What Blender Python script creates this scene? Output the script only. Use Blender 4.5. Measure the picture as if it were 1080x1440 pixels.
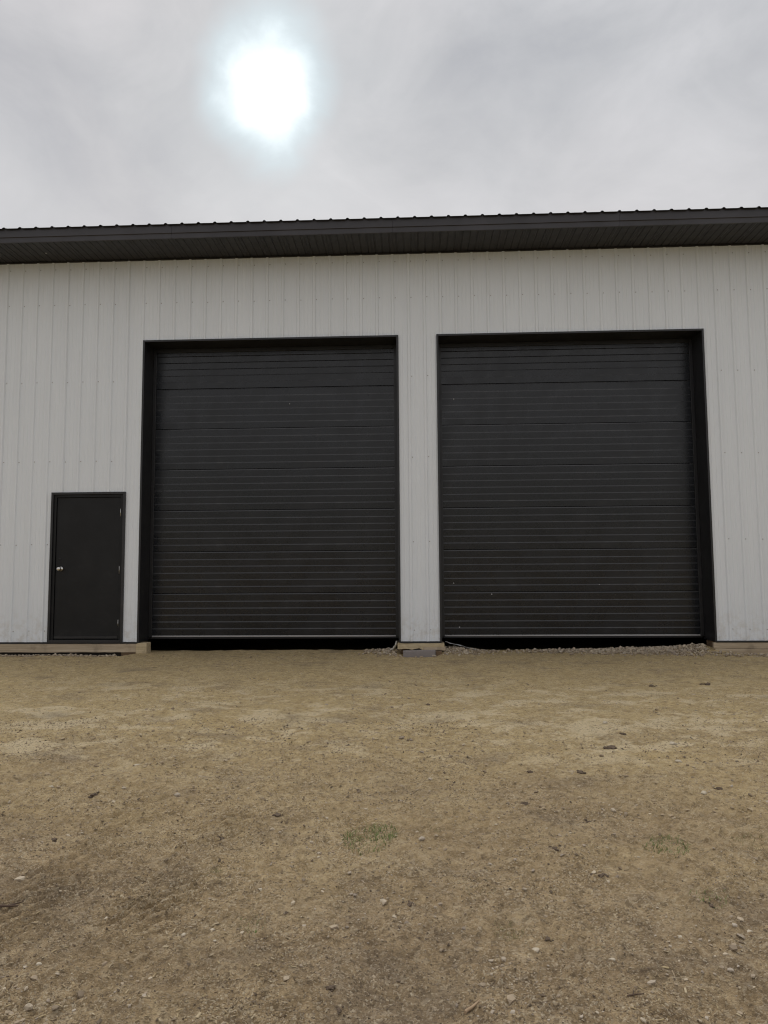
import bpy, bmesh, math, random
import numpy as np
from mathutils import Vector, Matrix

random.seed(7)
rng = np.random.default_rng(11)
R = math.radians
for o in list(bpy.data.objects):
    bpy.data.objects.remove(o, do_unlink=True)
S = bpy.context.scene
COL = S.collection

# ------------------------------------------------------------------ camera
cam_d = bpy.data.cameras.new('camera')
cam = bpy.data.objects.new('camera', cam_d)
COL.objects.link(cam)
CAM = Vector((0.0, -10.0, 1.17))
pitch, yaw, roll = R(4.585), R(2.515), R(-0.38)
right = Vector((0.99899122, 0.04441747, -0.00660516))
up = Vector((0.01012828, -0.07956757, 0.99677802))
fwd = Vector((-0.0437488, 0.99583939, 0.07993718))
M = Matrix((right, up, -fwd)).transposed().to_4x4()
M.translation = CAM
cam.matrix_world = M
cam_d.sensor_fit = 'VERTICAL'
cam_d.sensor_height = 36.0
cam_d.lens = 36.0 * 1000.0 / 1440.0
cam_d.clip_start = 0.05
cam_d.clip_end = 2000.0
S.camera = cam
S.render.resolution_x, S.render.resolution_y = 768, 1024

# ------------------------------------------------------------------ sky (overcast, sun behind thin cloud) and sun
SUN_EL, SUN_AZ = R(34.9), R(-12.15)          # azimuth from +Y, negative = left
sun_dir = Vector((math.sin(SUN_AZ) * math.cos(SUN_EL), math.cos(SUN_AZ) * math.cos(SUN_EL), math.sin(SUN_EL)))

W = bpy.data.worlds.new('World')
S.world = W
W.use_nodes = True
nt = W.node_tree
nt.nodes.clear()


class N:
    """tiny node helper"""
    def __init__(s, tree): s.t = tree
    def new(s, typ, **kw):
        n = s.t.nodes.new(typ)
        for k, v in kw.items(): setattr(n, k, v)
        return n
    def link(s, a, b): s.t.links.new(a, b)
    def val(s, sock, v):
        if hasattr(v, 'is_output') or isinstance(v, bpy.types.NodeSocket): s.t.links.new(v, sock)
        else: sock.default_value = v
    def math(s, op, a, b=None, c=None, clamp=False):
        n = s.new('ShaderNodeMath', operation=op, use_clamp=clamp)
        s.val(n.inputs[0], a)
        if b is not None: s.val(n.inputs[1], b)
        if c is not None: s.val(n.inputs[2], c)
        return n.outputs[0]
    def vmath(s, op, a, b=None):
        n = s.new('ShaderNodeVectorMath', operation=op)
        s.val(n.inputs[0], a)
        if b is not None: s.val(n.inputs[1], b)
        return n.outputs['Value'] if op in ('DOT_PRODUCT', 'LENGTH', 'DISTANCE') else n.outputs[0]
    def noise(s, vec, scale, detail=4, rough=.5, dist=0.0):
        n = s.new('ShaderNodeTexNoise')
        s.val(n.inputs['Vector'], vec)
        n.inputs['Scale'].default_value = scale
        n.inputs['Detail'].default_value = detail
        n.inputs['Roughness'].default_value = rough
        n.inputs['Distortion'].default_value = dist
        return n.outputs['Fac']
    def mix(s, fac, a, b, blend='MIX'):
        n = s.new('ShaderNodeMix', data_type='RGBA', blend_type=blend)
        s.val(n.inputs[0], fac)
        s.val(n.inputs[6], a); s.val(n.inputs[7], b)
        return n.outputs[2]
    def ramp(s, fac, pts):
        n = s.new('ShaderNodeValToRGB')
        e = n.color_ramp.elements
        while len(e) < len(pts): e.new(0.5)
        for q, (p, c) in zip(e, pts): q.position = p; q.color = c
        s.link(fac, n.inputs[0])
        return n.outputs[0]
    def smooth(s, v, a, b, lo=0.0, hi=1.0):
        n = s.new('ShaderNodeMapRange', interpolation_type='SMOOTHSTEP')
        s.val(n.inputs[0], v)
        for i, q in enumerate((a, b, lo, hi)): n.inputs[i + 1].default_value = q
        return n.outputs[0]
    def mapping(s, vec, scale=(1, 1, 1), loc=(0, 0, 0), rot=(0, 0, 0)):
        n = s.new('ShaderNodeMapping')
        s.val(n.inputs[0], vec)
        n.inputs['Location'].default_value = loc
        n.inputs['Rotation'].default_value = rot
        n.inputs['Scale'].default_value = scale
        return n.outputs[0]


w = N(nt)
tc = w.new('ShaderNodeTexCoord')
D = w.vmath('NORMALIZE', tc.outputs['Generated'])
nish = w.new('ShaderNodeTexSky', sky_type='NISHITA')
nish.sun_disc = False
nish.sun_elevation = SUN_EL
nish.sun_rotation = SUN_AZ
nish.air_density = 1.0
nish.dust_density = 1.0
# cloud deck: soft stretched billows, pale grey (values are for a background strength of 0.1)
n1 = w.noise(w.mapping(D, (1.0, 1.0, 1.8)), 2.3, 6, .55, .35)
n2 = w.noise(w.mapping(D, (1.0, 1.0, 1.5), (3.1, .7, 1.9)), 5.5, 6, .6, .5)
nn = w.math('ADD', w.math('MULTIPLY', n1, .62), w.math('MULTIPLY', n2, .38))
cloud = w.ramp(nn, [(.37, (2.50, 2.56, 2.74, 1)), (.47, (2.92, 2.97, 3.10, 1)), (.54, (3.27, 3.30, 3.42, 1)), (.65, (3.80, 3.80, 3.92, 1))])
sep = w.new('ShaderNodeSeparateXYZ'); w.link(D, sep.inputs[0])
elev = sep.outputs[2]
tint = w.smooth(w.noise(w.mapping(D, (1, 1, 1), (.4, 2.2, 5.1)), 1.5, 3, .5), .35, .65)
cloud = w.mix(w.math('MULTIPLY', tint, .9), cloud, w.mix(1.0, cloud, (1.04, .985, .96, 1), 'MULTIPLY'))
# overcast sky: slightly warm haze towards the horizon, brighter deck towards the zenith, the same all round
hz = w.smooth(elev, .62, .36)
cloud = w.mix(w.math('MULTIPLY', hz, .55), cloud, (3.82, 3.76, 3.80, 1))
zen = w.smooth(elev, .60, 1.0, 1.0, 1.75)
cloud = w.vmath('SCALE', cloud); w.link(zen, cloud.node.inputs['Scale'])
# sun glow seen through the cloud
warp = w.new('ShaderNodeTexNoise'); warp.inputs['Scale'].default_value = 7.0
warp.inputs['Detail'].default_value = 3.0; warp.inputs['Roughness'].default_value = .5
w.link(D, warp.inputs['Vector'])
wv = w.vmath('SCALE', w.vmath('SUBTRACT', warp.outputs['Color'], (.5, .5, .5)))
wv.node.inputs['Scale'].default_value = .075
DW = w.vmath('ADD', D, wv)
s_right = Vector((sun_dir.y, -sun_dir.x, 0)).normalized()
s_up = s_right.cross(sun_dir).normalized()
ang = R(-14)
s_r2 = s_right * math.cos(ang) + s_up * math.sin(ang)
s_u2 = -s_right * math.sin(ang) + s_up * math.cos(ang)
gx = w.math('MULTIPLY', w.vmath('DOT_PRODUCT', DW, tuple(s_r2)), 1 / .044)
gy = w.math('MULTIPLY', w.vmath('DOT_PRODUCT', DW, tuple(s_u2)), 1 / .053)
front = w.smooth(w.vmath('DOT_PRODUCT', D, tuple(sun_dir)), .3, .6)
rr = w.math('ADD', w.math('MULTIPLY', gx, gx), w.math('MULTIPLY', gy, gy))
rr = w.math('ADD', w.math('SQRT', rr), w.math('MULTIPLY', w.math('SUBTRACT', n2, .5), 1.3))
core = w.math('MULTIPLY', w.smooth(rr, 1.55, .35), front)
halo = w.math('MULTIPLY', w.smooth(rr, 2.2, .8), front)
wide = w.math('MULTIPLY', w.smooth(rr, 5.0, .8), front)
cloud = w.mix(w.math('MULTIPLY', wide, .25), cloud, (3.4, 3.68, 3.82, 1))
cloud = w.mix(w.math('MULTIPLY', halo, .80), cloud, (4.2, 5.2, 5.6, 1))
cloud = w.mix(core, cloud, (8.2, 8.4, 8.5, 1))
skyc = w.mix(.985, nish.outputs[0], cloud)
bg = w.new('ShaderNodeBackground')
w.link(skyc, bg.inputs['Color'])
bg.inputs['Strength'].default_value = 0.1
out = w.new('ShaderNodeOutputWorld')
w.link(bg.outputs[0], out.inputs['Surface'])

sun_d = bpy.data.lights.new('sun', 'SUN')
sun_d.energy = 1.5
sun_d.angle = R(120)
sun_d.color = (1.0, .97, .93)
sun = bpy.data.objects.new('sun', sun_d)
sun.rotation_euler = (-sun_dir).to_track_quat('-Z', 'Y').to_euler()
sun.location = (-6, 20, 25)
COL.objects.link(sun)

S.cycles.filter_width = 1.1
S.view_settings.view_transform = 'Standard'
S.view_settings.look = 'None'
S.view_settings.gamma = 1.0
S.view_settings.use_curve_mapping = False
S.view_settings.exposure = 0.85


# ------------------------------------------------------------------ materials
def mat(name):
    m = bpy.data.materials.new(name)
    m.use_nodes = True
    n = N(m.node_tree)
    b = m.node_tree.nodes['Principled BSDF']
    t = n.new('ShaderNodeTexCoord')
    return m, n, b, t.outputs['Object']


def bump(n, b, h, strength, dist):
    k = n.new('ShaderNodeBump')
    k.inputs['Strength'].default_value = strength
    k.inputs['Distance'].default_value = dist
    n.link(h, k.inputs['Height'])
    n.link(k.outputs[0], b.inputs['Normal'])


def m_white_steel():
    m, n, b, co = mat('painted_pale_steel')
    dirt = n.noise(n.mapping(co, (2.2, 2.2, .35)), 1.0, 6, .6)
    fine = n.noise(n.mapping(co, (14, 14, 1.2)), 1.0, 4, .6)
    c = n.ramp(dirt, [(.3, (.735, .77, .80, 1)), (.7, (.775, .81, .84, 1))])
    c = n.mix(n.smooth(fine, .5, .75, 0, .10), c, (.60, .59, .56, 1))
    # dust splashed up on the lowest strip
    sp = n.new('ShaderNodeSeparateXYZ'); n.link(co, sp.inputs[0])
    low = n.math('MULTIPLY', n.smooth(sp.outputs[2], .75, .17), n.smooth(n.noise(co, 9, 5, .65), .42, .68))
    c = n.mix(n.math('MULTIPLY', low, .35), c, (.42, .36, .26, 1))
    n.link(c, b.inputs['Base Color'])
    b.inputs['Roughness'].default_value = .5
    bump(n, b, n.noise(n.mapping(co, (3, 3, 1.2)), 1.6, 2, .4), .22, .02)
    return m


def m_charcoal(name, base, rough, grain=0.0, dusty=0.0, spec=.5):
    m, n, b, co = mat(name)
    v = n.noise(co, 1.3, 5, .6)
    b2 = tuple(x * 1.35 + .002 for x in base[:3]) + (1,)
    c = n.mix(n.smooth(v, .3, .7), base + (1,), b2)
    if dusty:
        d1 = n.noise(n.mapping(co, (1.5, 1.5, 2.5)), 2.2, 7, .68)
        sp = n.new('ShaderNodeSeparateXYZ'); n.link(co, sp.inputs[0])
        lo = n.smooth(sp.outputs[2], 2.2, .2, .3, 1)
        c = n.mix(n.math('MULTIPLY', n.math('MULTIPLY', n.smooth(d1, .50, .78), lo), dusty), c, (.14, .14, .135, 1))
    n.link(c, b.inputs['Base Color'])
    n.link(n.smooth(n.noise(co, 3.0, 5, .6), .3, .7, rough - .06, rough + .08), b.inputs['Roughness'])
    b.inputs['Specular IOR Level'].default_value = spec
    if grain:
        g = n.noise(n.mapping(co, (9, 9, 150)), 1.0, 4, .6, .4)
        bump(n, b, g, grain, .002)
    return m


def m_wood(name, dark, light, axis_scale=(1.2, 14, 30)):
    m, n, b, co = mat(name)
    g = n.noise(n.mapping(co, axis_scale), 1.0, 7, .65, 1.2)
    c = n.ramp(g, [(.3, dark + (1,)), (.7, light + (1,))])
    st = n.noise(co, 5.0, 5, .6)
    c = n.mix(n.smooth(st, .52, .72, 0, .5), c, tuple(x * .55 for x in dark) + (1,))
    n.link(c, b.inputs['Base Color'])
    b.inputs['Roughness'].default_value = .85
    bump(n, b, g, .5, .004)
    return m


def m_plain(name, base, rough, var=.25, scale=8.0, metallic=0.0, bmp=0.0):
    m, n, b, co = mat(name)
    v = n.noise(co, scale, 6, .62)
    c = n.mix(v, tuple(x * (1 - var) for x in base) + (1,), tuple(min(1, x * (1 + var)) for x in base) + (1,))
    n.link(c, b.inputs['Base Color'])
    b.inputs['Roughness'].default_value = rough
    b.inputs['Metallic'].default_value = metallic
    if bmp: bump(n, b, n.noise(co, scale * 4, 5, .6), bmp, .006)
    return m


def m_ground():
    m, n, b, co = mat('dry_dirt')
    big = n.noise(n.mapping(co, (1.0, 1.6, 1)), .55, 6, .62, .4)
    mid = n.noise(n.mapping(co, (1, 1.5, 1), (5, 2, 0)), 2.1, 8, .68, .3)
    fin = n.noise(co, 13, 8, .74)
    grit = n.noise(co, 90, 4, .7)
    sp = n.new('ShaderNodeSeparateXYZ'); n.link(co, sp.inputs[0])
    # the yard's pale clay crust in front of the doors gives way to looser grey brown soil
    yy = n.math('ADD', sp.outputs[1], n.math('MULTIPLY', n.math('SUBTRACT', big, .5), 5.0))
    crust = n.smooth(yy, -7.6, -3.4)
    soil = n.ramp(fin, [(.34, (.185, .131, .073, 1)), (.50, (.315, .232, .132, 1)), (.66, (.440, .332, .194, 1))])
    clay = n.ramp(fin, [(.34, (.360, .262, .126, 1)), (.50, (.492, .374, .190, 1)), (.66, (.605, .474, .260, 1))])
    c = n.mix(crust, soil, clay)
    # bleached dry scabs, mostly in one band across the yard
    band = n.math('MULTIPLY', n.smooth(sp.outputs[1], -5.6, -4.5), n.smooth(sp.outputs[1], -1.6, -3.0))
    pale = n.math('MULTIPLY', n.smooth(mid, .50, .60), n.math('ADD', n.math('MULTIPLY', band, .80), .10))
    c = n.mix(pale, c, (.66, .545, .345, 1))
    fleck = n.math('MULTIPLY', n.smooth(n.noise(n.mapping(co, (1, 1.7, 1), (2, 7, 0)), 8.5, 6, .7, .5), .55, .66), n.math('ADD', n.math('MULTIPLY', band, .6), .15))
    c = n.mix(fleck, c, (.68, .57, .375, 1))
    # damp darker patches
    c = n.mix(n.math('MULTIPLY', n.smooth(n.noise(n.mapping(co, (1, 1.3, 1), (9, 4, 0)), 1.5, 7, .66), .52, .72), .5), c, (.15, .115, .085, 1))
    c = n.mix(n.smooth(grit, .60, .78, 0, .85), c, (.09, .068, .048, 1))
    c = n.mix(n.smooth(grit, .40, .24, 0, .55), c, (.50, .43, .32, 1))
    # beyond the yard, behind the camera: unseen rough grass, added to darken the doors' reflection
    field = n.smooth(n.math('ADD', sp.outputs[1], n.math('MULTIPLY', big, 4.0)), -15, -19)
    c = n.mix(field, c, n.mix(fin, (.06, .075, .03, 1), (.15, .15, .075, 1)))
    # grains
    def cells(scale):
        v = n.new('ShaderNodeTexVoronoi'); v.inputs['Scale'].default_value = scale
        n.link(n.vmath('ADD', co, wob), v.inputs['Vector'])
        q = n.new('ShaderNodeSeparateColor'); n.link(v.outputs['Color'], q.inputs[0])
        return q.outputs[0], v.outputs['Distance']
    wn = n.new('ShaderNodeTexNoise'); wn.inputs['Scale'].default_value = 70; n.link(co, wn.inputs['Vector'])
    wob = n.vmath('SCALE', wn.outputs['Color']); wob.node.inputs['Scale'].default_value = .012
    r1, d1 = cells(150); r2, d2 = cells(58)
    patchy = n.smooth(n.noise(co, 2.6, 5, .6), .35, .65, .35, 1.0)
    hi = n.math('MULTIPLY', n.smooth(r1, .72, 1.0), patchy)
    lo = n.math('MULTIPLY', n.smooth(r1, .30, .0), patchy)
    c = n.mix(n.math('MULTIPLY', hi, .9), c, n.mix(.6, c, (.62, .54, .40, 1)))
    c = n.mix(n.math('MULTIPLY', lo, .9), c, n.mix(.6, c, (.07, .052, .038, 1)))
    c = n.mix(n.math('MULTIPLY', n.smooth(r2, .80, .95), .5), c, n.mix(.5, c, (.55, .47, .34, 1)))
    c = n.mix(n.math('MULTIPLY', n.smooth(r2, .14, .02), .6), c, n.mix(.6, c, (.08, .06, .042, 1)))
    n.link(c, b.inputs['Base Color'])
    b.inputs['Roughness'].default_value = .95
    b.inputs['Specular IOR Level'].default_value = .2
    h = n.math('ADD', n.math('MULTIPLY', n.noise(co, 45, 8, .75), .6), n.math('SUBTRACT', n.math('MULTIPLY', r1, .22), n.math('MULTIPLY', d1, .25)))
    bump(n, b, h, 1.0, .022)
    return m


def m_stone(name, cols, scale=6.0):
    """colour per stone island"""
    m, n, b, co = mat(name)
    g = n.new('ShaderNodeNewGeometry')
    c = n.ramp(g.outputs['Random Per Island'], [(i / (len(cols) - 1), k + (1,)) for i, k in enumerate(cols)])
    c = n.mix(n.smooth(n.noise(co, 60, 5, .7), .4, .75, 0, .4), c, (.20, .16, .115, 1))
    n.link(c, b.inputs['Base Color'])
    b.inputs['Roughness'].default_value = .92
    b.inputs['Specular IOR Level'].default_value = .25
    return m


MAT = dict(
    steel=m_white_steel(),
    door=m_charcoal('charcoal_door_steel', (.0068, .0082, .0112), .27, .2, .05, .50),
    lip=m_charcoal('highlit_dusty_lip', (.015, .0155, .0175), .32, 0, .25, .6),  # lighter than the door: sky highlight put into the lip colour, with patchy dust
    trim=m_charcoal('black_trim_steel', (.011, .011, .012), .40, 0, .14),
    eave=m_charcoal('charcoal_eave_steel', (.031, .029, .033), .42),
    soffit=m_charcoal('charcoal_soffit', (.015, .0145, .0165), .55),
    roof=m_charcoal('charcoal_roof_steel', (.024, .022, .024), .45),
    man=m_charcoal('black_entry_door_paint', (.0065, .0067, .0072), .5, 0, .07, .3),
    wood=m_wood('weathered_lumber', (.30, .235, .155), (.52, .43, .31)),
    wood2=m_wood('rough_pale_timber', (.36, .285, .165), (.58, .48, .31)),
    wooddark=m_wood('brown_lumber', (.10, .065, .038), (.20, .13, .075)),
    block=m_plain('grey_block', (.24, .215, .205), .9, .2, 14, 0, .3),
    rubber=m_plain('black_rubber', (.01, .01, .01), .7),
    alu=m_plain('grey_aluminium', (.34, .34, .34), .45, .15, 5, .3),
    chrome=m_plain('dull_chrome', (.62, .61, .58), .28, .08, 20, 1.0),
    speck=m_plain('pale_speck', (.42, .42, .42), .7, .2, 30),
    screw=m_plain('screw_heads', (.40, .39, .37), .45, .2, 30, .2),
    inside=m_plain('dark_interior', (.05, .045, .04), .9),
    ground=m_ground(),
    plastic=m_plain('grey_poly_sheet', (.42, .43, .42), .5, .25, 12),
    plasticw=m_plain('white_poly_sheet', (.66, .64, .58), .5, .15, 12),
    gravel=m_stone('gravel', [(.21, .165, .115), (.38, .31, .22), (.28, .235, .185), (.54, .46, .34), (.32, .25, .17), (.45, .395, .32)]),
    crumb=m_stone('soil_crumbs', [(.09, .066, .046), (.17, .13, .09), (.30, .235, .16), (.13, .10, .07), (.44, .36, .25), (.22, .17, .12)]),
    claycrumb=m_stone('clay_crumbs', [(.30, .235, .15), (.46, .375, .25), (.38, .30, .19), (.22, .17, .115), (.54, .45, .31)]),
    pale=m_stone('pale_stone', [(.40, .34, .25), (.50, .44, .34)]),
    clod=m_stone('dark_clod', [(.085, .062, .043), (.115, .085, .06)]),
    straw=m_stone('straw_chips', [(.40, .32, .18), (.30, .23, .13), (.46, .38, .25), (.20, .145, .09)]),
    grass=m_plain('grass', (.135, .175, .050), .8, .4, 6),
    drygrass=m_plain('dry_grass', (.24, .21, .10), .85, .35, 6),
    twig=m_plain('twig_bark', (.085, .055, .036), .9, .3, 20),
    twigp=m_plain('split_wood', (.33, .235, .145), .9, .3, 20),
)


# ------------------------------------------------------------------ mesh helpers
class MB:
    def __init__(s): s.v = []; s.f = []
    def add(s, vs, fs):
        k = len(s.v); s.v += [tuple(q) for q in vs]; s.f += [tuple(i + k for i in f) for f in fs]
        return s
    def box(s, x0, x1, y0, y1, z0, z1):
        return s.add([(x0, y0, z0), (x1, y0, z0), (x1, y1, z0), (x0, y1, z0), (x0, y0, z1), (x1, y0, z1), (x1, y1, z1), (x0, y1, z1)],
                     [(0, 3, 2, 1), (4, 5, 6, 7), (0, 1, 5, 4), (1, 2, 6, 5), (2, 3, 7, 6), (3, 0, 4, 7)])
    def strip(s, A, B):
        """sheet between two point rows"""
        n = len(A)
        return s.add(list(A) + list(B), [(i, i + 1, n + i + 1, n + i) for i in range(n - 1)])
    def prism(s, A, B):
        """closed polygon A swept to polygon B"""
        n = len(A)
        return s.add(list(A) + list(B), [(i, (i + 1) % n, n + (i + 1) % n, n + i) for i in range(n)]
                     + [tuple(range(n - 1, -1, -1)), tuple(range(n, 2 * n))])
    def disc(s, c, r, h, n=8, ax='y'):
        """small domed cap pointing to -y (or -z)"""
        cx, cy, cz = c
        ring = [(math.cos(2 * math.pi * i / n), math.sin(2 * math.pi * i / n)) for i in range(n)]
        if ax == 'y':
            A = [(cx + r * a, cy, cz + r * b) for a, b in ring]; B = [(cx + .7 * r * a, cy - h, cz + .7 * r * b) for a, b in ring]
        else:
            A = [(cx + r * a, cy + r * b, cz) for a, b in ring]; B = [(cx + .7 * r * a, cy + .7 * r * b, cz - h) for a, b in ring]
        return s.prism(A, B)
    def lathe(s, c, prof, n=20):
        """profile of (radius, y) round the y axis through c"""
        cx, cy, cz = c
        rows = [[(cx + r * math.cos(2 * math.pi * i / n), cy + y, cz + r * math.sin(2 * math.pi * i / n)) for i in range(n)] for r, y in prof]
        k = len(s.v)
        for r in rows: s.v += r
        for j in range(len(rows) - 1):
            for i in range(n):
                s.f.append((k + j * n + i, k + j * n + (i + 1) % n, k + (j + 1) * n + (i + 1) % n, k + (j + 1) * n + i))
        s.f.append(tuple(range(k, k + n))); s.f.append(tuple(k + (len(rows) - 1) * n + i for i in range(n)))
        return s
    def build(s, name, m, parent=None, bevel=0.0, smooth=False, seg=2):
        me = bpy.data.meshes.new(name)
        me.from_pydata(s.v, [], s.f)
        bm = bmesh.new(); bm.from_mesh(me)
        if bevel:
            bmesh.ops.remove_doubles(bm, verts=bm.verts, dist=1e-5)
            bmesh.ops.bevel(bm, geom=[e for e in bm.edges if len(e.link_faces) == 2 and e.calc_face_angle(0) > .5], offset=bevel, segments=seg, affect='EDGES', profile=.6)
        bmesh.ops.recalc_face_normals(bm, faces=bm.faces)
        bm.to_mesh(me); bm.free()
        if smooth: me.polygons.foreach_set('use_smooth', [True] * len(me.polygons))
        me.materials.append(m)
        o = bpy.data.objects.new(name, me)
        COL.objects.link(o)
        if parent: o.parent = parent
        return o


def np_mesh(name, verts, faces, m, parent=None, smooth=False):
    """fast mesh from numpy arrays of equal sized faces"""
    k = faces.shape[1]
    me = bpy.data.meshes.new(name)
    me.vertices.add(len(verts)); me.vertices.foreach_set('co', verts.astype(np.float32).ravel())
    me.loops.add(faces.size); me.loops.foreach_set('vertex_index', faces.astype(np.int32).ravel())
    me.polygons.add(len(faces)); me.polygons.foreach_set('loop_start', np.arange(0, faces.size, k, dtype=np.int32))
    me.polygons.foreach_set('use_smooth', np.full(len(faces), smooth))
    me.update(calc_edges=True)
    me.materials.append(m)
    o = bpy.data.objects.new(name, me)
    COL.objects.link(o)
    if parent: o.parent = parent
    return o


def empty(name, loc, parent=None):
    o = bpy.data.objects.new(name, None)
    o.location = loc
    o.empty_display_size = .2
    COL.objects.link(o)
    if parent: o.parent = parent
    return o


def tag(o, label=None, cat=None, group=None, kind=None):
    if label: o['label'] = label
    if cat: o['category'] = cat
    if group: o['group'] = group
    if kind: o['kind'] = kind
    return o


# ------------------------------------------------------------------ ground
def _h(ix, iy, s):
    n = (ix.astype(np.int64) * 374761393 + iy.astype(np.int64) * 668265263 + s * 974634777) & 0xFFFFFFFF
    n = ((n ^ (n >> 13)) * 1274126177) & 0xFFFFFFFF
    return ((n ^ (n >> 16)) & 0xFFFF) / 65535.0 * 2 - 1


def vnoise(x, y, s=0):
    ix, iy = np.floor(x), np.floor(y)
    fx, fy = x - ix, y - iy
    fx = fx * fx * fx * (fx * (fx * 6 - 15) + 10); fy = fy * fy * fy * (fy * (fy * 6 - 15) + 10)
    a, b = _h(ix, iy, s), _h(ix + 1, iy, s)
    c, d = _h(ix, iy + 1, s), _h(ix + 1, iy + 1, s)
    return (a + (b - a) * fx) * (1 - fy) + (c + (d - c) * fx) * fy


def fbm(x, y, octs, s=0, gain=.5):
    t, a = 0, 1.0
    for i in range(octs):
        t = t + a * vnoise(x + 17.3 * i, y - 9.1 * i, s + i); a *= gain; x = x * 2.03; y = y * 2.03
    return t


def sstep(v, a, b):
    t = np.clip((v - a) / (b - a), 0, 1)
    return t * t * (3 - 2 * t)


def ground_base(x, y):
    x = np.asarray(x, float); y = np.asarray(y, float)
    z = -0.03 * np.clip(-y - 0.3, 0, 8)
    fine = 1 - sstep(np.abs(y + 4), 9, 25) * 1.0
    z = z + .018 * fbm(x * .8, y * .8, 3, 3) * sstep(-y, .3, 2.5)
    loose = .5 + .5 * sstep(-y, 3.2, 6.0)                     # the nearer soil is looser and rougher
    z = z + loose * (.016 * fbm(x * 3.1, y * 3.1, 3, 21) + .0085 * fbm(x * 11, y * 11, 3, 40, .6)) * fine
    c = fbm(x * 26, y * 26, 3, 60, .65)
    z = z + loose * (.0050 * c + .0075 * np.clip(c - .35, 0, 1) ** 1.3) * fine
    # gravel heaped against the right door's threshold, small heap at the pillar
    g = .07 * np.exp(-((x - 3.95) / .35) ** 2) + .035 * np.exp(-((x - 3.3) / .7) ** 2)
    g = g + .055 * np.exp(-((x - .42) / .35) ** 2) + .03 * np.exp(-((x + .45) / .3) ** 2)
    z = z + g * np.exp(-((y - .2) / .28) ** 2)
    z = z - .05 * np.exp(-((x - .05) / .27) ** 4 - ((y + .1) / .22) ** 2)
    # under the left skirt board the soil is washed out
    z = z - .045 * sstep(-x, 3.95, 4.3) * np.exp(-((y - .05) / .2) ** 2)
    # tyre tread left in the near left dirt: herringbone bars along a curving track
    for tx, ty, dx, dy, wd, sg in ((-1.10, -7.0, .10, 1.0, .17, -1), (-1.62, -6.9, .10, 1.0, .17, -1)):
        L = math.hypot(dx, dy); dx, dy = dx / L, dy / L
        u = (x - tx) * dx + (y - ty) * dy
        v = (x - tx) * dy - (y - ty) * dx + .05 * u * u
        bar = np.sin((u + sg * 1.1 * v) / .105 * 2 * np.pi)
        on = np.exp(-(v / wd) ** 4) * sstep(u, -1.0, -.5) * (1 - sstep(u, .7, 1.5)) * (.55 + .45 * np.clip(fbm(x * 2.3, y * 2.3, 2, 80), -1, 1))
        z = z + on * (.020 * np.clip(bar * 1.6, -1, 1) - .008)
    # the floor inside lies lower than the yard
    inside = sstep(y, .44, .62) * (np.abs(x - .0) < 9.3)
    z = np.where(y > .4, z * (1 - inside) - .40 * inside, z)
    return z


def ground_z(x, y):
    return float(ground_base(np.array([x]), np.array([y]))[0])


nf, nr = 700, 560
U = np.linspace(-.74, .70, nf)
g = np.geomspace(.01, 400, 40)
U = np.concatenate([(U[0] - g)[::-1], U, U[-1] + g])
d0 = np.geomspace(1.7, 10.62, nr)
gb = np.geomspace(.05, 300, 30)
dd = np.concatenate([(1.7 - gb)[::-1], d0, 10.62 + np.geomspace(.02, 300, 40)])
Wd = np.maximum(dd, 1.7)
Wd = np.minimum(Wd, 12)
GX = U[None, :] * Wd[:, None]
GY = np.repeat((dd - 10)[:, None], len(U), 1)
GZ = ground_base(GX, GY)
back = sstep(GY, 12.3, 14.0)
GZ = np.where(GY > .6, GZ * (1 - back) + back * -.05, GZ)
verts = np.stack([GX, GY, GZ], -1).reshape(-1, 3)
nc = len(U); nrw = len(dd)
idx = np.arange(nrw * nc).reshape(nrw, nc)
faces = np.stack([idx[:-1, :-1], idx[:-1, 1:], idx[1:, 1:], idx[1:, :-1]], -1).reshape(-1, 4)
gnd = np_mesh('ground', verts, faces, MAT['ground'], None, True)
tag(gnd, 'bare dirt yard, pale clay near the doors and grey brown soil in front', None, None, 'structure')

# ------------------------------------------------------------------ the shed
BX0, BX1, BD = -9.12, 8.26, 12.2                 # width, depth
ZB, ZE = .167, 5.745                             # underside of cladding, soffit
OPEN = [(-3.94, -.217), (.328, 4.088)]           # big openings
OZ = 4.52
MD = (-5.236, -4.150, 2.302)                     # entry door trim, outer left, right, top
shed = empty('metal_shed', (0, 0, 0))
tag(shed, 'long pale ribbed steel shed with charcoal eave and two closed garage doors', 'shed')

RIB, PW = .2286, .9144
PH = .391


def rib_profile(xa, xb, lap=False):
    """points (x, y) of the ribbed sheet between xa and xb; ribs stand out to -y"""
    pts = [(-.026, 0), (-.0125, -.0185), (.0125, -.0185), (.026, 0)]
    minor = [(.076, 0), (.081, -.0028), (.089, -.0028), (.094, 0), (.134, 0), (.139, -.0028), (.147, -.0028), (.152, 0)]
    k0 = math.floor((xa - PH) / RIB) - 1
    P = []
    for k in range(k0, k0 + int((xb - xa) / RIB) + 4):
        P += [(PH + k * RIB + a, b) for a, b in pts + minor]
    def at(x):
        for (a, ya), (b, yb) in zip(P, P[1:]):
            if a <= x <= b: return ya + (yb - ya) * (x - a) / max(b - a, 1e-9)
        return 0
    return [(xa, at(xa))] + [p for p in P if xa + 1e-4 < p[0] < xb - 1e-4] + [(xb, at(xb))]


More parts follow.
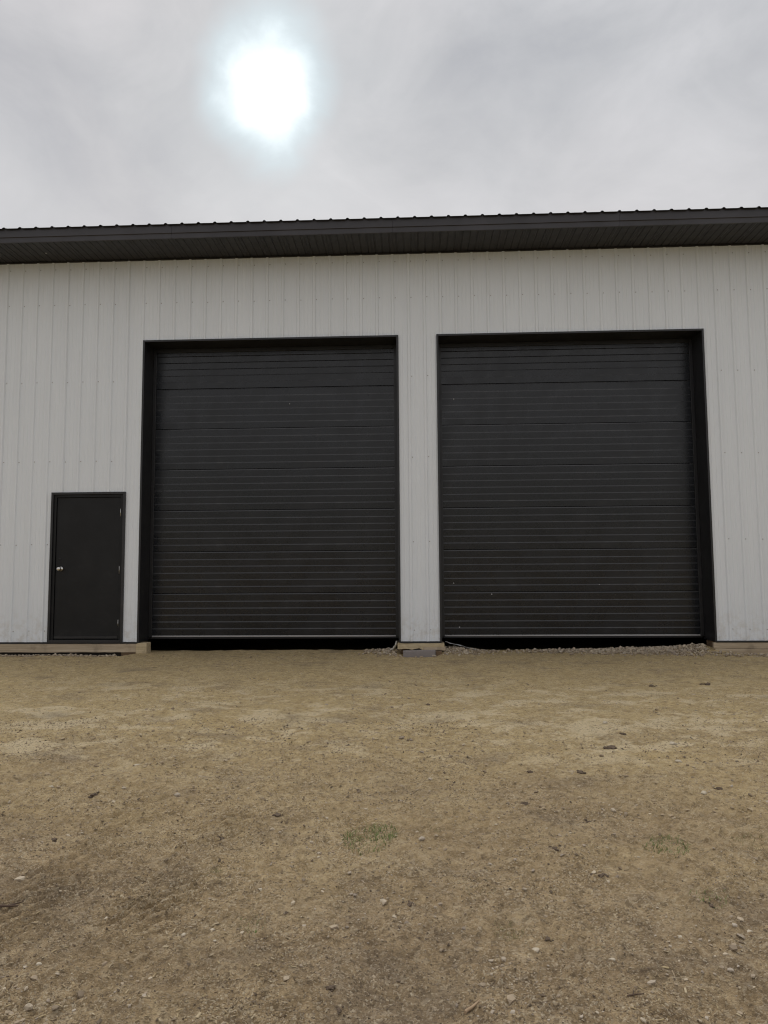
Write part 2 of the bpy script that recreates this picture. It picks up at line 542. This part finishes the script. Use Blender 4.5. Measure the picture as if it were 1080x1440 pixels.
holes = [(a, b, ZB, OZ) for a, b in OPEN] + [(MD[0], MD[1], ZB, MD[2])]
first = PH - RIB * 4 * 10 - .030
k = 0
screws = MB()
girts = [.32, 1.55, 2.75, 3.92, 5.08, 5.62]
while True:
    xa = max(first + k * PW, BX0); xb = min(first + k * PW + PW, BX1)
    k += 1
    if xb <= BX0 + .01: continue
    if xa >= BX1 - .01: break
    mb = MB()
    cuts = sorted({xa, xb} | {h[i] for h in holes for i in (0, 1) if xa < h[i] < xb})
    for a, b in zip(cuts, cuts[1:]):
        top = 0
        mid = (a + b) / 2
        z0 = ZB
        for h in holes:
            if h[0] < mid < h[1]: z0 = h[3]
        lapb = b if b < xb - 1e-4 or b >= BX1 - .01 else b + .056      # the last rib laps over the next sheet
        p = rib_profile(a, lapb)
        dy = lambda x: -.0022 * (1 if x > xb - .002 else 0)
        off = .0006 * math.sin(k * 7.3)
        mb.strip([(x, y + dy(x) + off, z0) for x, y in p], [(x, y + dy(x) + off, ZE - .002) for x, y in p])
        for gz in girts:
            if gz < z0 + .04: continue
            for j in range(-60, 60):
                sx = PH + j * RIB + .038
                if a + .02 < sx < b - .02: screws.disc((sx, .0012 + off, gz + .004 * math.sin(sx * 9)), .0085, .007, 6)
    mb.build('wall_panel', MAT['steel'], shed)
tag(screws.build('wall_screw', MAT['screw'], shed), None, None, None, 'stuff')

# base trim under the cladding (broken at the openings)
for a, b in ((BX0, OPEN[0][0]), (OPEN[0][1], OPEN[1][0]), (OPEN[1][1], BX1)):
    MB().box(a - (.0 if a == BX0 else .004), b + .004, -.024, .012, ZB - .022, ZB - .001).build('base_trim', MAT['trim'], shed, .002)

# big openings: flange, jamb, door stop
DEP = .345
for a, b in OPEN:
    for s, xe in ((1, a), (-1, b)):
        MB().prism([(xe, -.0265, ZB - .012), (xe + s * .028, -.0265, ZB - .012), (xe + s * .028, DEP, ZB - .012), (xe + s * .002, DEP, ZB - .012)],
                   [(xe, -.0265, OZ), (xe + s * .028, -.0265, OZ), (xe + s * .028, DEP, OZ), (xe + s * .002, DEP, OZ)]).build('jamb', MAT['trim'], shed, .002)
        MB().box(*sorted((xe + s * .0285, xe + s * .078)), DEP - .022, DEP + .004, .20, OZ - .03).build('door_stop', MAT['trim'], shed, .004)
        # timber post standing in the opening's edge
        MB().box(*sorted((xe - s * .10, xe - s * .002)), .03, DEP, -.3, OZ).build('post', MAT['wooddark'], shed, .004)
    MB().box(a + .028, b - .028, -.0262, DEP, OZ - .028, OZ - .0005).build('header', MAT['trim'], shed, .002)
    MB().box(a + .079, b - .079, DEP - .022, DEP + .004, OZ - .085, OZ - .029).build('door_stop', MAT['trim'], shed, .004)


# sectional garage doors
def door_section_mesh(x0, x1, h, mats):
    """front face with six shallow pressed steps; every lip catches light on its upper side"""
    prof = [(.008, 0.0), (.0, .005)]             # (y, z)
    n = 6
    st = (h - .014) / n
    for i in range(n):
        z = .006 + i * st
        if i: prof += [(-.0050, z - .0150), (.0, z)]
    prof += [(-.0050, h - .017), (.0015, h - .002)]
    mb = MB()
    mb.prism([(x0, y, z) for y, z in prof] + [(x0, .042, h - .002), (x0, .042, 0)], [(x1, y, z) for y, z in prof] + [(x1, .042, h - .002), (x1, .042, 0)])
    return mb


DY = DEP + .006
SH = .61
DZ = .222
SPECKS = {0: [(-1.85, 3.63, .010)], 1: [(.585, 3.66, .012), (2.62, .92, .020), (1.09, .80, .013), (.545, .96, .012), (3.72, 1.52, .011), (.62, .33, .010), (2.2, 1.3, .009)]}
for di, (a, b) in enumerate(OPEN):
    x0, x1 = a + .032, b - .032
    gd = empty('garage_door', ((x0 + x1) / 2, DY, DZ), shed)
    w2 = (x1 - x0) / 2
    base = None
    for i in range(7):
        if base is None:
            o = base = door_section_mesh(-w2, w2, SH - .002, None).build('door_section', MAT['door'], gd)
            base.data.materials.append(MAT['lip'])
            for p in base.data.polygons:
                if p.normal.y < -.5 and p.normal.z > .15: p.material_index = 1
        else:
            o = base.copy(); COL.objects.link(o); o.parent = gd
        o.location = (0, .0016 * math.sin(i * 2.7 + di), SH * i)
    MB().box(-w2, w2, -.004, .044, -.022, -.001).build('bottom_rail', MAT['alu'], gd, .003)
    MB().box(-w2, w2, .004, .036, -.048, -.0225).build('bottom_seal', MAT['rubber'], gd, .006)
    for sx, sz, r in SPECKS[di]:
        MB().disc((sx - gd.location.x, .0014, sz - DZ), r * .95, .005, 7).build('pale_speck', MAT['speck'], gd)
    gd['label'] = ('charcoal sectional garage door nearer the entry door', 'charcoal sectional garage door with a scatter of pale specks')[di]

# entry door
mdx0, mdx1, mdz = MD
TR = .034
for xe, s in ((mdx0, 1), (mdx1, -1)):
    MB().box(*sorted((xe, xe + s * TR)), -.027, .075, ZB - .012, mdz).build('door_trim', MAT['trim'], shed, .003)
MB().box(mdx0 + TR + .0005, mdx1 - TR - .0005, -.0265, .075, mdz - TR, mdz - .0005).build('door_trim', MAT['trim'], shed, .003)
MB().box(mdx0 + TR, mdx1 - TR, -.03, .09, ZB - .012, ZB + .03).build('sill', MAT['trim'], shed, .003)
fx0, fx1, fz = mdx0 + TR + .001, mdx1 - TR - .001, mdz - TR - .001
for xe, s in ((fx0, 1), (fx1, -1)):
    MB().box(*sorted((xe, xe + s * .038)), -.006, .072, ZB + .031, fz).build('door_frame', MAT['man'], shed, .003)
MB().box(fx0 + .0385, fx1 - .0385, -.0055, .072, fz - .038, fz).build('door_frame', MAT['man'], shed, .003)
lx0, lx1, lz0, lz1 = fx0 + .042, fx1 - .042, ZB + .036, fz - .042
leaf = MB().box(lx0, lx1, .010, .055, lz0, lz1).build('entry_door', MAT['man'], shed, .003)
leaf['label'] = 'flat black steel entry door with a round knob'
kx, kz = lx0 + .075, lz0 + 1.0
MB().lathe((kx, .0098, kz), [(.036, 0), (.036, -.006), (.016, -.010), (.013, -.035), (.026, -.042), (.030, -.056), (.026, -.070), (.012, -.076)], 20).build('knob', MAT['chrome'], leaf, 0, True)
MB().lathe((kx - .012, .0098, kz + .14), [(.012, 0), (.012, -.006), (.006, -.008)], 14).build('lock_cylinder', MAT['trim'], leaf, 0, True)
for hz_ in (lz0 + .22, lz0 + .98, lz1 - .22):
    hb = MB().lathe((0, 0, 0), [(.007, -.055), (.007, .055)], 10)
    hb.v = [(x, z * 1.0, y) for x, y, z in hb.v]
    hb.v = [(x + lx1 + .002, y + .004, z + hz_) for x, y, z in hb.v]
    hb.build('hinge', MAT['chrome'], leaf, 0, True)
MB().box(lx0 + .004, lx1 - .004, .0035, .0098, lz0 + .012, lz0 + .042).build('sweep', MAT['alu'] if False else MAT['trim'], leaf, .002)

# skirt boards, posts and blocking under the cladding
def rough_board(name, x0, x1, y0, y1, z0, z1, m, parent, amp=.004, seed=1, n=None):
    """sawn board with slightly wandering edges"""
    n = n or max(8, int((x1 - x0) / .09))
    r = random.Random(seed)
    rows = []
    for i in range(n + 1):
        x = x0 + (x1 - x0) * i / n
        j = lambda s=1: (r.random() - .5) * 2 * amp * s
        rows.append([(x, y0 + j(.6), z0 + j()), (x, y1, z0 + j()), (x, y1, z1 - abs(j(.3))), (x, y0 + j(.6), z1 - abs(j(.5)))])
    mb = MB()
    for A, B in zip(rows, rows[1:]):
        k = len(mb.v)
        mb.v += A + B
        for q in range(4): mb.f.append((k + q, k + (q + 1) % 4, k + 4 + (q + 1) % 4, k + 4 + q))
    k = len(mb.v); mb.v += rows[0] + rows[-1]; mb.f += [(k, k + 1, k + 2, k + 3), (k + 7, k + 6, k + 5, k + 4)]
    o = mb.build(name, m, parent)
    b = o.modifiers.new('Bevel', 'BEVEL'); b.width = .004; b.segments = 2; b.limit_method = 'ANGLE'; b.angle_limit = R(50)
    return o


rough_board('skirt_board', BX0, -3.955, -.018, .022, .022, ZB - .024, MAT['wood'], shed, .003, 3)
o = rough_board('post_end', -3.953, -3.80, -.022, .14, -.02, ZB - .014, MAT['wood2'], shed, .005, 5, 5)
o = rough_board('blocking', -4.17, -3.835, .000, .12, -.12, .020, MAT['wooddark'], shed, .004, 6, 6)
rough_board('skirt_board', 4.045, BX1, -.014, .026, .058, ZB - .024, MAT['wood'], shed, .003, 8)
rough_board('skirt_board', 4.055, BX1, -.034, .020, -.005, .056, MAT['wood'], shed, .003, 9)
rough_board('sill_timber', -.262, .385, -.028, .16, .060, ZB - .024, MAT['wood2'], shed, .013, 11, 13)
rough_board('sill_shim', .10, .40, -.036, .10, .045, .095, MAT['wood'], shed, .006, 12, 6)

# eave: soffit panels, fascia, drip trim, roof panels
OV = .65
x = BX0 - .3
sm = None
while x < BX1 + .3 - .01:
    pw = .3048
    if sm is None:
        prof = [(0, 0)]
        for q in range(3):
            c = (q + .5) * pw / 3
            prof += [(c - .012, 0), (c - .005, .008), (c + .005, .008), (c + .012, 0)]
        prof += [(pw - .004, 0), (pw - .002, .008), (pw, .008)]
        mb = MB().strip([(a, -OV + .018, c) for a, c in prof], [(a, .001, c) for a, c in prof])
        sm = mb.build('soffit_panel', MAT['soffit'], shed); o = sm
    else:
        o = sm.copy(); COL.objects.link(o); o.parent = shed
    o.location = (x, 0, ZE + .001 * math.sin(x * 5))
    x += pw
MB().box(BX0 - .3, BX1 + .3, -.022, -.002, ZE - .022, ZE - .002).build('soffit_trim', MAT['soffit'], shed, .003)
FX = list(np.arange(BX0 - .3, BX1 + .3, 3.05)) + [BX1 + .3]
for a, b in zip(FX, FX[1:]):
    MB().prism([(a + .001, y, z) for y, z in ((-OV + .016, ZE - .004), (-OV - .002, ZE - .004), (-OV - .004, ZE + .062), (-OV - .016, ZE + .068), (-OV - .016, ZE + .190), (-OV + .016, ZE + .190))],
               [(b - .001, y, z) for y, z in ((-OV + .016, ZE - .004), (-OV - .002, ZE - .004), (-OV - .004, ZE + .062), (-OV - .016, ZE + .068), (-OV - .016, ZE + .190), (-OV + .016, ZE + .190))]).build('fascia', MAT['eave'], shed, .0015)
PITCH = R(16)
ridge_y = BD / 2
rise = (ridge_y + OV) * math.tan(PITCH)
ZR = ZE + .194
def roof_panel(xa, side):
    mb = MB()
    P = []
    for q in range(4):
        P += [(q * RIB - .026, 0), (q * RIB - .0105, .017), (q * RIB + .0105, .017), (q * RIB + .026, 0), (q * RIB + .09, .0005), (q * RIB + .14, 0)]
    P.append((4 * RIB - .028, 0))
    y0 = -OV - .045 if side < 0 else BD + OV + .045
    z0 = ZR - .045 * math.tan(PITCH)
    zt = ZR + rise
    A = [(x, y0, z0 + z) for x, z in P]; B = [(x, ridge_y, zt + z) for x, z in P]
    A2 = [(x, y0, z0 + z - .006) for x, z in P]
    mb.strip(A, B); mb.strip(A2, A)
    return mb
for side in (-1, 1):
    base = None
    for j in range(20):
        xa = PH - RIB * 4 * 11 + .10 + j * PW
        if xa < BX0 - .3 or xa > BX1 + .25: continue
        if base is None: o = base = roof_panel(0, side).build('roof_panel', MAT['roof'], shed)
        else: o = base.copy(); COL.objects.link(o); o.parent = shed
        o.location = (xa, 0, 0)
MB().box(BX0 - .3, BX1 + .3, ridge_y - .18, ridge_y + .18, ZR + rise + .012, ZR + rise + .035).build('ridge_cap', MAT['roof'], shed, .01)
# pale mark on the soffit
p_speck = MB().disc((-5.28, -.30, ZE - .002), .014, .004, 7, 'z').build('pale_speck', MAT['speck'], shed)

# the other walls and the dark inside
for xw in (BX0, BX1):
    MB().add([(xw, .03, -.5), (xw, BD, -.5), (xw, BD, ZE), (xw, ridge_y, ZR + rise - .02), (xw, .03, ZE)], [(0, 1, 2, 3, 4)]).build('side_wall', MAT['steel'], shed)
MB().box(BX0, BX1, BD, BD + .03, -.5, ZE + .1).build('rear_wall', MAT['steel'], shed)
mb = MB()
for a, b in ((BX0, OPEN[0][0] - .101), (OPEN[0][1] + .101, OPEN[1][0] - .101), (OPEN[1][1] + .101, BX1)):
    mb.box(a, b, .10, .14, -.5, OZ + .2)
mb.box(BX0, BX1, .10, .14, OZ + .2, ZE + .16)
for a, b in OPEN: mb.box(a - .1, b + .1, DEP + .06, DEP + .09, OZ - .06, OZ + .22); mb.box(a - .1, b + .1, .1401, DEP + .06, OZ + .01, OZ + .2)
mb.build('wall_lining', MAT['inside'], shed)
MB().box(BX0, BX1, .15, BD, ZE - .06, ZE - .04).build('ceiling', MAT['inside'], shed)

# ------------------------------------------------------------------ loose things by the building
blk = MB().box(-.185, .262, -.13, .02, -.045, .052).build('block', MAT['block'], None, .008)
for v in blk.data.vertices: v.co.z += .006 * math.sin(v.co.x * 9)
tag(blk, 'low grey block lying under the timber at the foot of the pillar', 'block')
rough = rough_board('wood_scrap', .266, .345, -.14, .0, -.04, .045, MAT['wooddark'], None, .008, 21, 4)
tag(rough, 'short dark brown wood scrap at the right end of the grey block', 'wood scrap')


def sheet(name, path, width, thick, m, seed):
    """crumpled strip of sheet following a path; width vector given per point"""
    r = random.Random(seed)
    n = 14
    A, B = [], []
    for i in range(n + 1):
        t = i / n * (len(path) - 1); k = min(int(t), len(path) - 2); f = t - k
        p = Vector(path[k]).lerp(Vector(path[k + 1]), f)
        wv = Vector(width) * (.8 + .4 * r.random())
        jit = Vector((0, 0, (r.random() - .5) * .014))
        A.append(tuple(p + jit)); B.append(tuple(p + wv - jit))
    o = MB().strip(A, B).build(name, m, None, 0, True)
    s = o.modifiers.new('Solidify', 'SOLIDIFY'); s.thickness = thick
    return o


o = sheet('plastic_strip', [(-.285, .02, .175), (-.30, .00, .12), (-.335, -.01, .075), (-.37, -.03, .055)], (.03, .05, -.012), .003, MAT['plasticw'], 4)
tag(o, 'small curl of white plastic at the left foot of the pillar', 'plastic scrap')
gz = ground_z
o = sheet('plastic_strip', [(.40, .06, .155), (.48, .08, .125), (.58, .12, .105), (.70, .16, .06), (.84, .2, gz(.84, .2) + .015)], (.03, .16, -.02), .004, MAT['plastic'], 9)
tag(o, 'grey plastic flap trailing from the right foot of the pillar', 'plastic scrap')
# ------------------------------------------------------------------ stones, clods, crumbs
ico = bmesh.new(); bmesh.ops.create_icosphere(ico, subdivisions=1, radius=1)
IV1 = np.array([v.co[:] for v in ico.verts]); IF1 = np.array([[v.index for v in f.verts] for f in ico.faces]); ico.free()
ico = bmesh.new(); bmesh.ops.create_icosphere(ico, subdivisions=2, radius=1)
IV2 = np.array([v.co[:] for v in ico.verts]); IF2 = np.array([[v.index for v in f.verts] for f in ico.faces]); ico.free()


OV_ = np.array([(1, 0, 0), (-.5, .87, 0), (-.5, -.87, 0), (.2, .1, .9), (-.1, -.1, -.9)], float)
OF_ = np.array([(0, 1, 3), (1, 2, 3), (2, 0, 3), (1, 0, 4), (2, 1, 4), (0, 2, 4)])


def scatter(name, X, Y, size, m, flat=.6, sink=.25, label=None, elong=.35, tiny=False):
    IV, IF = (OV_, OF_) if tiny else (IV1, IF1)
    n = len(X)
    Z = ground_base(X, Y)
    s = size[:, None] * (1 + elong * (rng.random((n, 3)) * 2 - 1)); s[:, 2] *= flat
    jit = 1 + .28 * (rng.random((n, len(IV), 1)) * 2 - 1)
    P = IV[None] * jit * s[:, None, :]
    a = rng.random(n) * 2 * np.pi; ca, sa = np.cos(a)[:, None], np.sin(a)[:, None]
    x = P[..., 0] * ca - P[..., 1] * sa; y = P[..., 0] * sa + P[..., 1] * ca
    tlt = (rng.random((n, 1)) - .5) * .8
    z = P[..., 2] + x * tlt
    V = np.stack([x + X[:, None], y + Y[:, None], z + (Z + size * flat * (1 - 2 * sink))[:, None]], -1).reshape(-1, 3)
    Fc = (IF[None] + (np.arange(n) * len(IV))[:, None, None]).reshape(-1, 3)
    o = np_mesh(name, V, Fc, m)
    return tag(o, label, 'gravel' if 'gravel' in name else 'debris', None, 'stuff')


def fan_points(n, dmin, dmax, power=1.0):
    """points in the visible wedge of the yard"""
    d = dmin * (dmax / dmin) ** (rng.random(n) ** power)
    u = rng.uniform(-.70, .66, n)
    return u * d, d - 10


def keep(X, Y, s, seed, thr, soft=.35):
    q = fbm(X * 1.3, Y * 1.3, 3, seed)
    return rng.random(len(X)) < sstep(q, thr - soft, thr + soft)


# soil crumbs: dense and small near the camera, sparser on the clay crust
X, Y = fan_points(75000, 1.9, 6.2)
k_ = keep(X, Y, 1, 101, -.15, .8); X, Y = X[k_], Y[k_]
size = np.minimum((.0010 + .00040 * (Y + 10)) * np.exp(rng.normal(0, .5, len(X))), .012)
scatter('soil_crumb', X, Y, size, MAT['crumb'], .7, .25, 'loose crumbs of grey brown soil over the near yard', .35, True)
X, Y = fan_points(16000, 4.0, 9.8)
k_ = keep(X, Y, 1, 111, .1, .7); X, Y = X[k_], Y[k_]
size = np.minimum(.0042 * np.exp(rng.normal(0, .55, len(X))), .016)
scatter('clay_crumb', X, Y, size, MAT['claycrumb'], .6, .3, 'flakes and crumbs of pale clay on the crusted middle yard')
# gravel strewn over the yard
X, Y = fan_points(7000, 1.9, 9.9)
k_ = keep(X, Y, 1, 141, .05, .5); X, Y = X[k_], Y[k_]
size = np.minimum(.0042 * np.exp(rng.normal(0, .5, len(X))), .019)
scatter('loose_gravel', X, Y, size, MAT['gravel'], .6, .3, 'fine mixed gravel strewn over the dirt yard')
# gravel banked along the thresholds
X = np.concatenate([rng.normal(3.45, .6, 2800), rng.normal(2.5, .6, 900), rng.normal(.45, .33, 900), rng.normal(-.40, .18, 260), rng.uniform(-6.3, -4.2, 1000), rng.uniform(4.1, 5.4, 200)])
Y = np.concatenate([rng.normal(.10, .17, 2800), rng.normal(.22, .12, 900), rng.normal(.10, .15, 900), rng.normal(.05, .15, 260), rng.normal(-.09, .07, 1000), rng.normal(-.28, .07, 200)])
k_ = (Y < .43) & (X < 5.5) & (Y > -.45) & ~((X > -.28) & (X < .38) & (Y > -.22) & (Y < .2)) & ~((X > 3.98) & (Y > -.12)) & ~((X < -3.8) & (Y > -.02))
X, Y = X[k_], Y[k_]
size = np.minimum(.0115 * np.exp(rng.normal(0, .4, len(X))), .027)
scatter('banked_gravel', X, Y, size, MAT['gravel'], .75, .15, 'coarse gravel banked along the foot of the shed')

# straw chips and bark bits
def chips(name, n, m, label, dmax=6.5):
    X, Y = fan_points(n, 1.9, dmax)
    k_ = keep(X, Y, 1, 177, .12, .45); X, Y = X[k_], Y[k_]; n = len(X)
    Z = ground_base(X, Y) + .0015
    L = .0031 * np.exp(rng.normal(0, .5, n)); Wt = L * rng.uniform(.14, .4, n); T = .0012 + L * .08
    B = np.array([(-1, -1, 0), (1, -1, 0), (1, 1, 0), (-1, 1, 0), (-.9, -.8, 1), (.9, -.8, 1), (.9, .8, 1), (-.9, .8, 1)], float)
    F4 = np.array([(4, 5, 6, 7), (0, 1, 5, 4), (1, 2, 6, 5), (2, 3, 7, 6), (3, 0, 4, 7)])
    P = B[None] * np.stack([L, Wt, T], -1)[:, None, :]
    a = rng.random(n) * 2 * np.pi; ca, sa = np.cos(a)[:, None], np.sin(a)[:, None]
    x = P[..., 0] * ca - P[..., 1] * sa; y = P[..., 0] * sa + P[..., 1] * ca
    z = P[..., 2] + P[..., 0] * (rng.random((n, 1)) - .5) * .7
    V = np.stack([x + X[:, None], y + Y[:, None], z + Z[:, None]], -1).reshape(-1, 3)
    Fc = (F4[None] + (np.arange(n) * 8)[:, None, None]).reshape(-1, 4)
    return tag(np_mesh(name, V, Fc, m), label, 'debris', None, 'stuff')


chips('straw_chip', 30000, MAT['straw'], 'scattered straw chips and bark bits on the near soil')


def single_stone(name, x, y, r, m, label, cat, group, seed, flat=.6, lumps=1):
    rs = np.random.default_rng(seed)
    V, Fc = [], []
    for q in range(lumps):
        ox, oy = (0, 0) if q == 0 else rs.normal(0, r * .9, 2)
        rr_ = r if q == 0 else r * rs.uniform(.35, .6)
        P = IV2 * (1 + .22 * rs.normal(0, 1, (len(IV2), 1)).clip(-1.2, 1.2)) * np.array([rr_ * rs.uniform(.9, 1.35), rr_ * rs.uniform(.7, 1.0), rr_ * flat])
        a = rs.random() * 6.28
        P = P @ np.array([[math.cos(a), math.sin(a), 0], [-math.sin(a), math.cos(a), 0], [0, 0, 1]])
        P += np.array([ox, oy, ground_z(x + ox, y + oy) - ground_z(x, y) + rr_ * flat * (.45 if lumps > 1 else .15)])
        V.append(P); Fc.append(IF2 + q * len(IV2))
    o = np_mesh(name, np.concatenate(V), np.concatenate(Fc), m, None, lumps == 1)
    o.location = (x, y, ground_z(x, y))
    return tag(o, label, cat, group)


PALE = [(-.68, -6.858, .011, 'pale chip of stone left of the dry weeds in the near yard'),
        (-.896, -7.213, .017, 'long white stone, largest pale one in the near left soil'),
        (-.797, -7.17, .012, 'pale round stone just right of the long white stone'),
        (-1.254, -7.076, .012, 'dull pale stone lying on the left tyre tread marks'),
        (-.759, -7.272, .009, 'small white stone below the pale round stone in the near left soil'),
        (-1.346, -7.421, .012, 'pale stone in the near left corner of the yard'),
        (.422, -7.27, .018, 'broad cream stone alone in the near middle soil'),
        (1.247, -7.136, .014, 'bright white stone at the near right edge of the yard'),
        (.673, -7.368, .013, 'flat tan stone right of the broad cream stone'),
        (.966, -7.202, .014, 'pale stone beside a dark crumb in the near right soil'),
        (-2.275, -5.56, .022, 'pale stone farthest left in the middle yard, below the entry door'),
        (-1.912, -5.119, .024, 'tan stone in the middle yard below the left jamb of the left garage door'),
        (1.548, -3.941, .027, 'upright pale stone in front of the right garage door'),
        (1.878, -4.553, .030, 'flat whitish stone in front of the right garage door, nearer the camera'),
        (1.767, -4.974, .028, 'pale stone just below the flat whitish stone in front of the right garage door'),
        (1.681, -5.618, .026, 'pale stone in the right middle yard above the green weeds')]
for i, (x, y, r, lab) in enumerate(PALE):
    single_stone('stone', x, y, r * .82, MAT['pale'], lab, 'stone', 'pale stones lying singly on the dirt yard', 300 + i, .5)
CLOD = [(-1.949, -5.681, .022, 'dark clod alone on the left middle yard'),
        (-.772, -6.008, .024, 'dark clod above and left of the green weed patch'),
        (1.406, -4.653, .040, 'broad dark clod in front of the middle of the right garage door'),
        (1.608, -4.255, .026, 'dark clod just beyond the broad dark clod by the right garage door'),
        (2.422, -2.412, .034, 'dark flat clod far back before the right garage door'),
        (3.023, -2.334, .036, 'dark clod farthest right before the right garage door'),
        (.736, -5.194, .022, 'dark clod in the middle yard left of its broader twin'),
        (1.043, -5.261, .026, 'dark clod in the middle yard right of a smaller one'),
        (.601, -5.815, .022, 'dark clod in the middle yard above the near soil, right of the green weed patch'),
        (.907, -6.05, .020, 'dark clod farther right of the green weed patch'),
        (1.803, -5.541, .022, 'dark clod near the right edge of the middle yard'),
        (.103, -3.202, .028, 'small dark clod straight out from the pillar'),
        (-1.834, -6.375, .020, 'dark clod near the left edge above the tyre tread marks'),
        (-.997, -6.311, .016, 'dark clod above the right end of the tyre tread marks'),
        (-.291, -7.553, .014, 'black clod at the bottom edge, left of the middle'),
        (-.254, -7.663, .013, 'black clod lowest of all at the bottom edge'),
        (.809, -6.713, .026, 'big dark brown clod with crumbs in the near right soil'),
        (.652, -6.438, .022, 'flat dark clod above the big dark brown clod'),
        (1.189, -6.928, .016, 'dark clod among the thin weeds at the near right'),
        (.477, -7.207, .013, 'dark crumb right above the broad cream stone'),
        (-.036, -6.968, .018, 'dark clod in the near middle below the green weed patch')]
for i, (x, y, r, lab) in enumerate(CLOD):
    single_stone('soil_clod', x, y, r * .8, MAT['clod'], lab, 'soil clod', 'dark clods lying on the dirt yard', 500 + i, .5, 4)


# ------------------------------------------------------------------ weeds and sticks
def grass_tuft(x, y, rad, n, hgt, m, label, group, seed):
    r = random.Random(seed)
    mb = MB()
    z00 = ground_z(x, y)
    for i in range(n):
        a, q = r.random() * 6.28, rad * math.sqrt(r.random()) * (1 if r.random() < .9 else 1.2)
        bx, by = q * math.cos(a) * 1.25, q * math.sin(a) * 1.5
        bz = ground_z(x + bx, y + by) - z00 - .002
        h = hgt * (.35 + .8 * r.random()); b = r.random() * 6.28; lean = h * (.3 + .9 * r.random())
        wd = .0011 + .0012 * r.random()
        px, py = -math.sin(b) * wd, math.cos(b) * wd
        A, B = [], []
        for s in range(4):
            t = s / 3
            cx, cy, cz = bx + math.cos(b) * lean * t * t, by + math.sin(b) * lean * t * t, bz + h * t * (1 - .25 * t)
            k = 1 - t * .9
            A.append((cx - px * k, cy - py * k, cz)); B.append((cx + px * k, cy + py * k, cz + .0006))
        mb.strip(A, B)
    o = mb.build('weed_patch', m)
    o.location = (x, y, z00)
    return tag(o, label, 'weed', group)


G = 'sparse weeds in the dirt yard'
for i, (x, y, rad, n, h, m, lab) in enumerate([
    (-.263, -6.302, .105, 240, .036, 'grass', 'green weed patch in the near middle yard, greenest of all'),
    (-.177, -6.228, .06, 110, .034, 'grass', 'small green tuft at the upper right of the greenest weed patch'),
    (1.191, -6.385, .08, 150, .034, 'grass', 'green weed patch in the right yard with a dark stem'),
    (1.651, -6.315, .085, 110, .028, 'drygrass', 'yellowish weeds at the right edge of the yard'),
    (-.643, -7.165, .04, 45, .018, 'grass', 'tiny green sprout in the near left soil beside pale stones'),
    (.338, -7.162, .045, 90, .016, 'drygrass', 'yellow dry weeds above the broad cream stone'),
    (1.205, -6.874, .05, 50, .022, 'grass', 'thin green weeds beside a dark clod at the near right'),
    (-.932, -6.69, .03, 70, .022, 'drygrass', 'wisp of dry weeds right of the tyre tread marks'),
    (.252, -6.826, .06, 40, .020, 'drygrass', 'faint dry weeds right of the middle in the near soil'),
    (.042, -6.223, .06, 40, .020, 'drygrass', 'dry weeds right of the greenest weed patch')]):
    grass_tuft(x, y, rad, n, h, MAT[m], lab, G, 40 + i)


def twig(x, y, L, r0, rot, m, label, seed, fork=False):
    r = random.Random(seed)
    mb = MB()
    def limb(p, a, L, r0):
        n = 6; rows = []
        q = Vector(p)
        for i in range(n + 1):
            t = i / n
            rr_ = r0 * (1 - .55 * t)
            side = Vector((-math.sin(a), math.cos(a), 0))
            rows.append([q + side * rr_ * math.cos(u) + Vector((0, 0, 1)) * rr_ * math.sin(u) for u in (0, 1.05, 2.09, 3.14, 4.19, 5.24)])
            a += (r.random() - .5) * .35
            q = q + Vector((math.cos(a), math.sin(a), (r.random() - .45) * .12)) * (L / n)
        for A, B in zip(rows, rows[1:]):
            k = len(mb.v); mb.v += [tuple(v) for v in A + B]
            for j in range(6): mb.f.append((k + j, k + (j + 1) % 6, k + 6 + (j + 1) % 6, k + 6 + j))
        for e in (rows[0], rows[-1]):
            k = len(mb.v); mb.v += [tuple(v) for v in e]; mb.f.append(tuple(range(k, k + 6)))
    limb((0, 0, r0), rot, L, r0)
    if fork: limb((math.cos(rot) * L * .4, math.sin(rot) * L * .4, r0), rot + .7, L * .5, r0 * .7)
    o = mb.build('twig', m, None, 0, True)
    o.location = (x, y, ground_z(x, y))
    return tag(o, label, 'twig')


twig(-1.72, -7.05, .11, .006, .1, MAT['twig'], 'dark twig at the left edge of the near yard', 1, True)
twig(.14, -7.655, .085, .006, .75, MAT['twigp'], 'orange brown splinter of wood at the bottom edge', 2)
twig(.66, -7.585, .06, .003, .45, MAT['twig'], 'thin dark twig in the near soil, lower right', 3, True)
